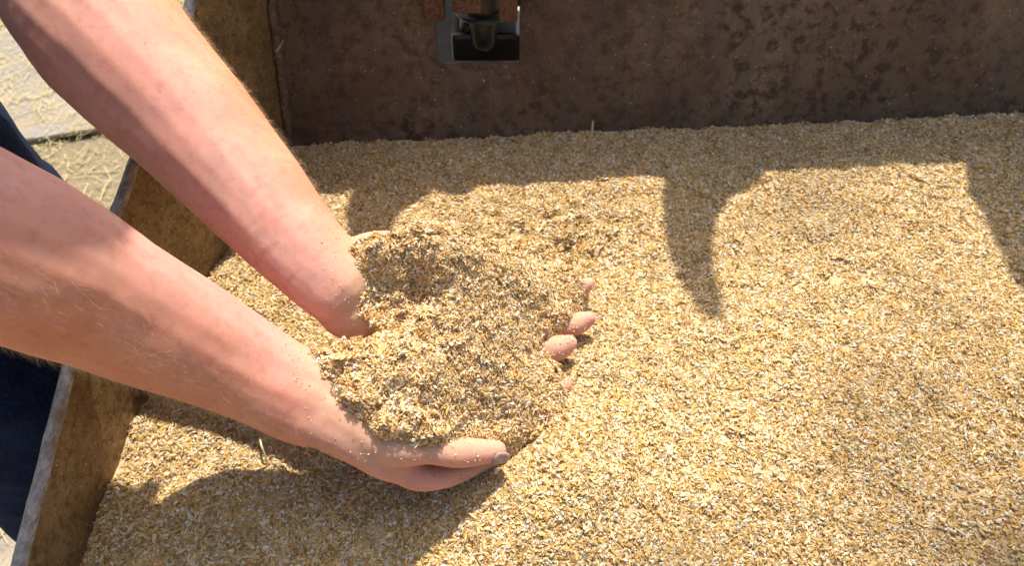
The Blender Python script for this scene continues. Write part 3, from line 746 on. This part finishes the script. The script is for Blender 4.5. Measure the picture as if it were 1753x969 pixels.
# ------------------------------------------------------------------ things lying around
def straw_piece(name, a, b, r, label, sag=.0, mat=None):
    V, F = [], []; a, b = Vector(a), Vector(b); mid = (a+b)/2+Vector((0, 0, sag))
    tube(V, F, [a, mid, b], [r, r*.95, r*.7], (0, .3, 1), .7, 5, 8)
    return tag(link(name, mesh(name, V, F), mat or M['straw']), label, 'straw')
def ow(px, py, off=.008):
    p = on_wall(px, py); return p+Vector((0, -off, 0))
straw_piece('straw', ow(473, 93), ow(487, 62), .0011, 'pale forked straw stuck to the rusty wall beside the corner weld')
straw_piece('straw', ow(476, 80, .0095), ow(483, 66, .011), .0008, 'short pale chip of straw stuck on the forked straw by the corner weld')
def on_side(px, py):
    u, a, d = ray(px, py); tt = (BX0+.003)/u; return Vector((BX0+.003, a*tt, CAM_H+d*tt))
straw_piece('straw', on_side(338, 420), on_side(344, 436), .0009, 'short golden straw stuck on the dusty side plate between the two arms')
a = on_side(365, 447); straw_piece('straw', a+Vector((.004, 0, -.01)), on_side(372, 424)+Vector((.003, 0, 0)), .0009, 'thin golden straw leaning on the side plate where the grain begins')
p = at(1014, 222, .012); straw_piece('straw', p+Vector((0, 0, -.018)), at(1015, 207, .018), .0017, 'stubby pale straw standing in the grain at the foot of the back wall')
p0, p1 = at(448, 758, .0), at(457, 790, 0); p0.z = bed_z(p0.x, p0.y)+.014; p1.z = bed_z(p1.x, p1.y)+.002
straw_piece('straw', p0, p1, .0009, 'thin curved straw lying on the sunny grain below the near wrist', .008)

# grey sheet lying on the yard and scattered straw
sheet = None
c = [at(62, 252, GZ), at(172, 234, GZ), at(330, 150, GZ), at(150, -60, GZ), at(20, 60, GZ), at(-120, 110, GZ), at(-60, 260, GZ)]
c_sheet = c
v, f = prism([Vector((p.x, p.y, GZ+.014)) for p in c], (0, 0, 1), .012)
me = mesh('metal_sheet', v, f); b_ = bmesh.new(); b_.from_mesh(me); bmesh.ops.recalc_face_normals(b_, faces=b_.faces); bmesh.ops.bevel(b_, geom=b_.edges[:], offset=.002, segments=2, affect='EDGES'); b_.to_mesh(me); b_.free()
tag(link('metal_sheet', me, M['sheet'], None, False), 'dusty grey sheet lying flat on the straw-littered yard', 'sheet')
SC = bpy.data.collections.new('straw_pieces')
for q in range(8):
    V, F = [], []
    for _ in range(16):
        L = RNG.uniform(.006, .05); c0 = Vector((RNG.normal(0, .03), RNG.normal(0, .03), .0022+RNG.uniform(0, .006))); a = RNG.uniform(0, 6.28)
        d = Vector((math.cos(a), math.sin(a), RNG.normal(0, .06))); r = RNG.uniform(.0004, .0012)
        tube(V, F, [c0-d*L/2, c0+Vector((RNG.normal(0, .003), RNG.normal(0, .003), .001)), c0+d*L/2], [r, r, r*.8], (0, 0, 1), .6, 2, 6, False)
    o = bpy.data.objects.new('straw_tuft', mesh('straw_tuft', V, F)); o.data.materials.append(M['straw']); SC.objects.link(o)
V = []; dn = []
xs_ = np.linspace(-2.4, -.36, 52); ys_ = np.linspace(.55, 3.2, 66)
for y in ys_:
    for x in xs_:
        V.append((x, y, GZ+.004+.012*fbm(x, y, 0, 1.6))); n_ = fbm(x, y, 3, 2.6)
        on_sheet = y > 1.12
        dn.append(max(.03, min(1, .35+1.2*n_))*(.25 if on_sheet else 1.)*smooth01(.15, .5, y)+.05)
nx = len(xs_); F = [[j*nx+i, j*nx+i+1, (j+1)*nx+i+1, (j+1)*nx+i] for j in range(len(ys_)-1) for i in range(nx-1)]
me = mesh('straw_litter', V, F); fattr(me, 'dens', dn)
t = NT('chaff_dust'); v_ = t.co('Object'); nn = t.noise(v_, 240, 5, .7); n5 = t.noise(v_, 3, 6, .65)
t.set(col=t.ramp(nn, [(.3, (.11, .085, .055)), (.5, (.22, .175, .11)), (.7, (.33, .27, .17))]), rough=.95, spec=.1, normal=t.bump(nn, .7, .006))
lit = link('straw_litter', me, t.m); tag(lit, 'loose straw and chaff littering the yard beside the bucket', 'straw', kind='stuff')
scatter(lit, SC, 3400, .12, .7, 1.3, 21)

# ------------------------------------------------------------------ unseen tree, added to cast soft shade over the bucket's front corner
tree = empty('added_shade_tree', (2.3, 3.2, GZ)); tag(tree, 'unseen leafy tree added to shade the front corner of the bucket', 'tree')
V, F = [], []; CC = Vector((.92, -1.25, 0))+SUNV*9
base = Vector((2.3, 3.2, GZ))
tube(V, F, [base, base+Vector((.05, 0, 2.)), base+Vector((-.1, -.1, 4.5)), CC+Vector((.2, .2, -1.2)), CC], [.24, .19, .15, .11, .05], (0, 1, 0), 1, 5, 14)
for q in range(9):
    a = q*.7; e = CC+Vector((1.3*math.cos(a), 1.3*math.sin(a), RNG.uniform(-.7, .8))); b0 = CC+Vector((.2, .2, -1.4+.12*q))
    tube(V, F, [b0, (b0+e)/2+Vector((0, 0, .15)), e], [.06, .04, .015], (0, .1, 1), 1, 3, 8)
t = NT('bark'); t.set(col=t.ramp(t.noise(t.co('Object', (1, 1, .2)), 40, 6), [(.3, (.06, .045, .03)), (.7, (.17, .13, .095))]), rough=.95); link('trunk', mesh('trunk', V, F), t.m, tree)
V, F = [], []
cl_ = [CC+Vector(RNG.normal(0, 1, 3)).normalized()*RNG.uniform(.6, .93) for _ in range(150)]
for c in cl_:
    c = CC+Vector(((c-CC).x*1.45, (c-CC).y*1.45, (c-CC).z*1.2))
    for _ in range(120):
        p = c+Vector(RNG.normal(0, .17, 3)); n_ = Vector(RNG.normal(0, 1, 3)).normalized(); a = n_.orthogonal().normalized(); b = n_.cross(a); L = RNG.uniform(.05, .09)
        i = len(V); V += [p-a*L, p+b*L*.45, p+a*L, p-b*L*.45]; F.append([i, i+1, i+2, i+3])
t = NT('leaf'); t.set(col=(.06, .1, .03), rough=.6); cw = link('crown', mesh('crown', V, F), t.m, tree, False); cw['kind'] = 'stuff'

me = mesh('chaff', [Vector((p.x, p.y, GZ+.0275)) for p in c_sheet], [list(range(len(c_sheet)))]); fattr(me, 'dens', [1.]*len(c_sheet))
ch_ = link('chaff', me, M['straw']); tag(ch_, 'chaff and short straw strewn over the grey sheet on the yard', 'chaff', kind='stuff')
scatter(ch_, SC, 500, .05, .4, .9, 31, base=False)
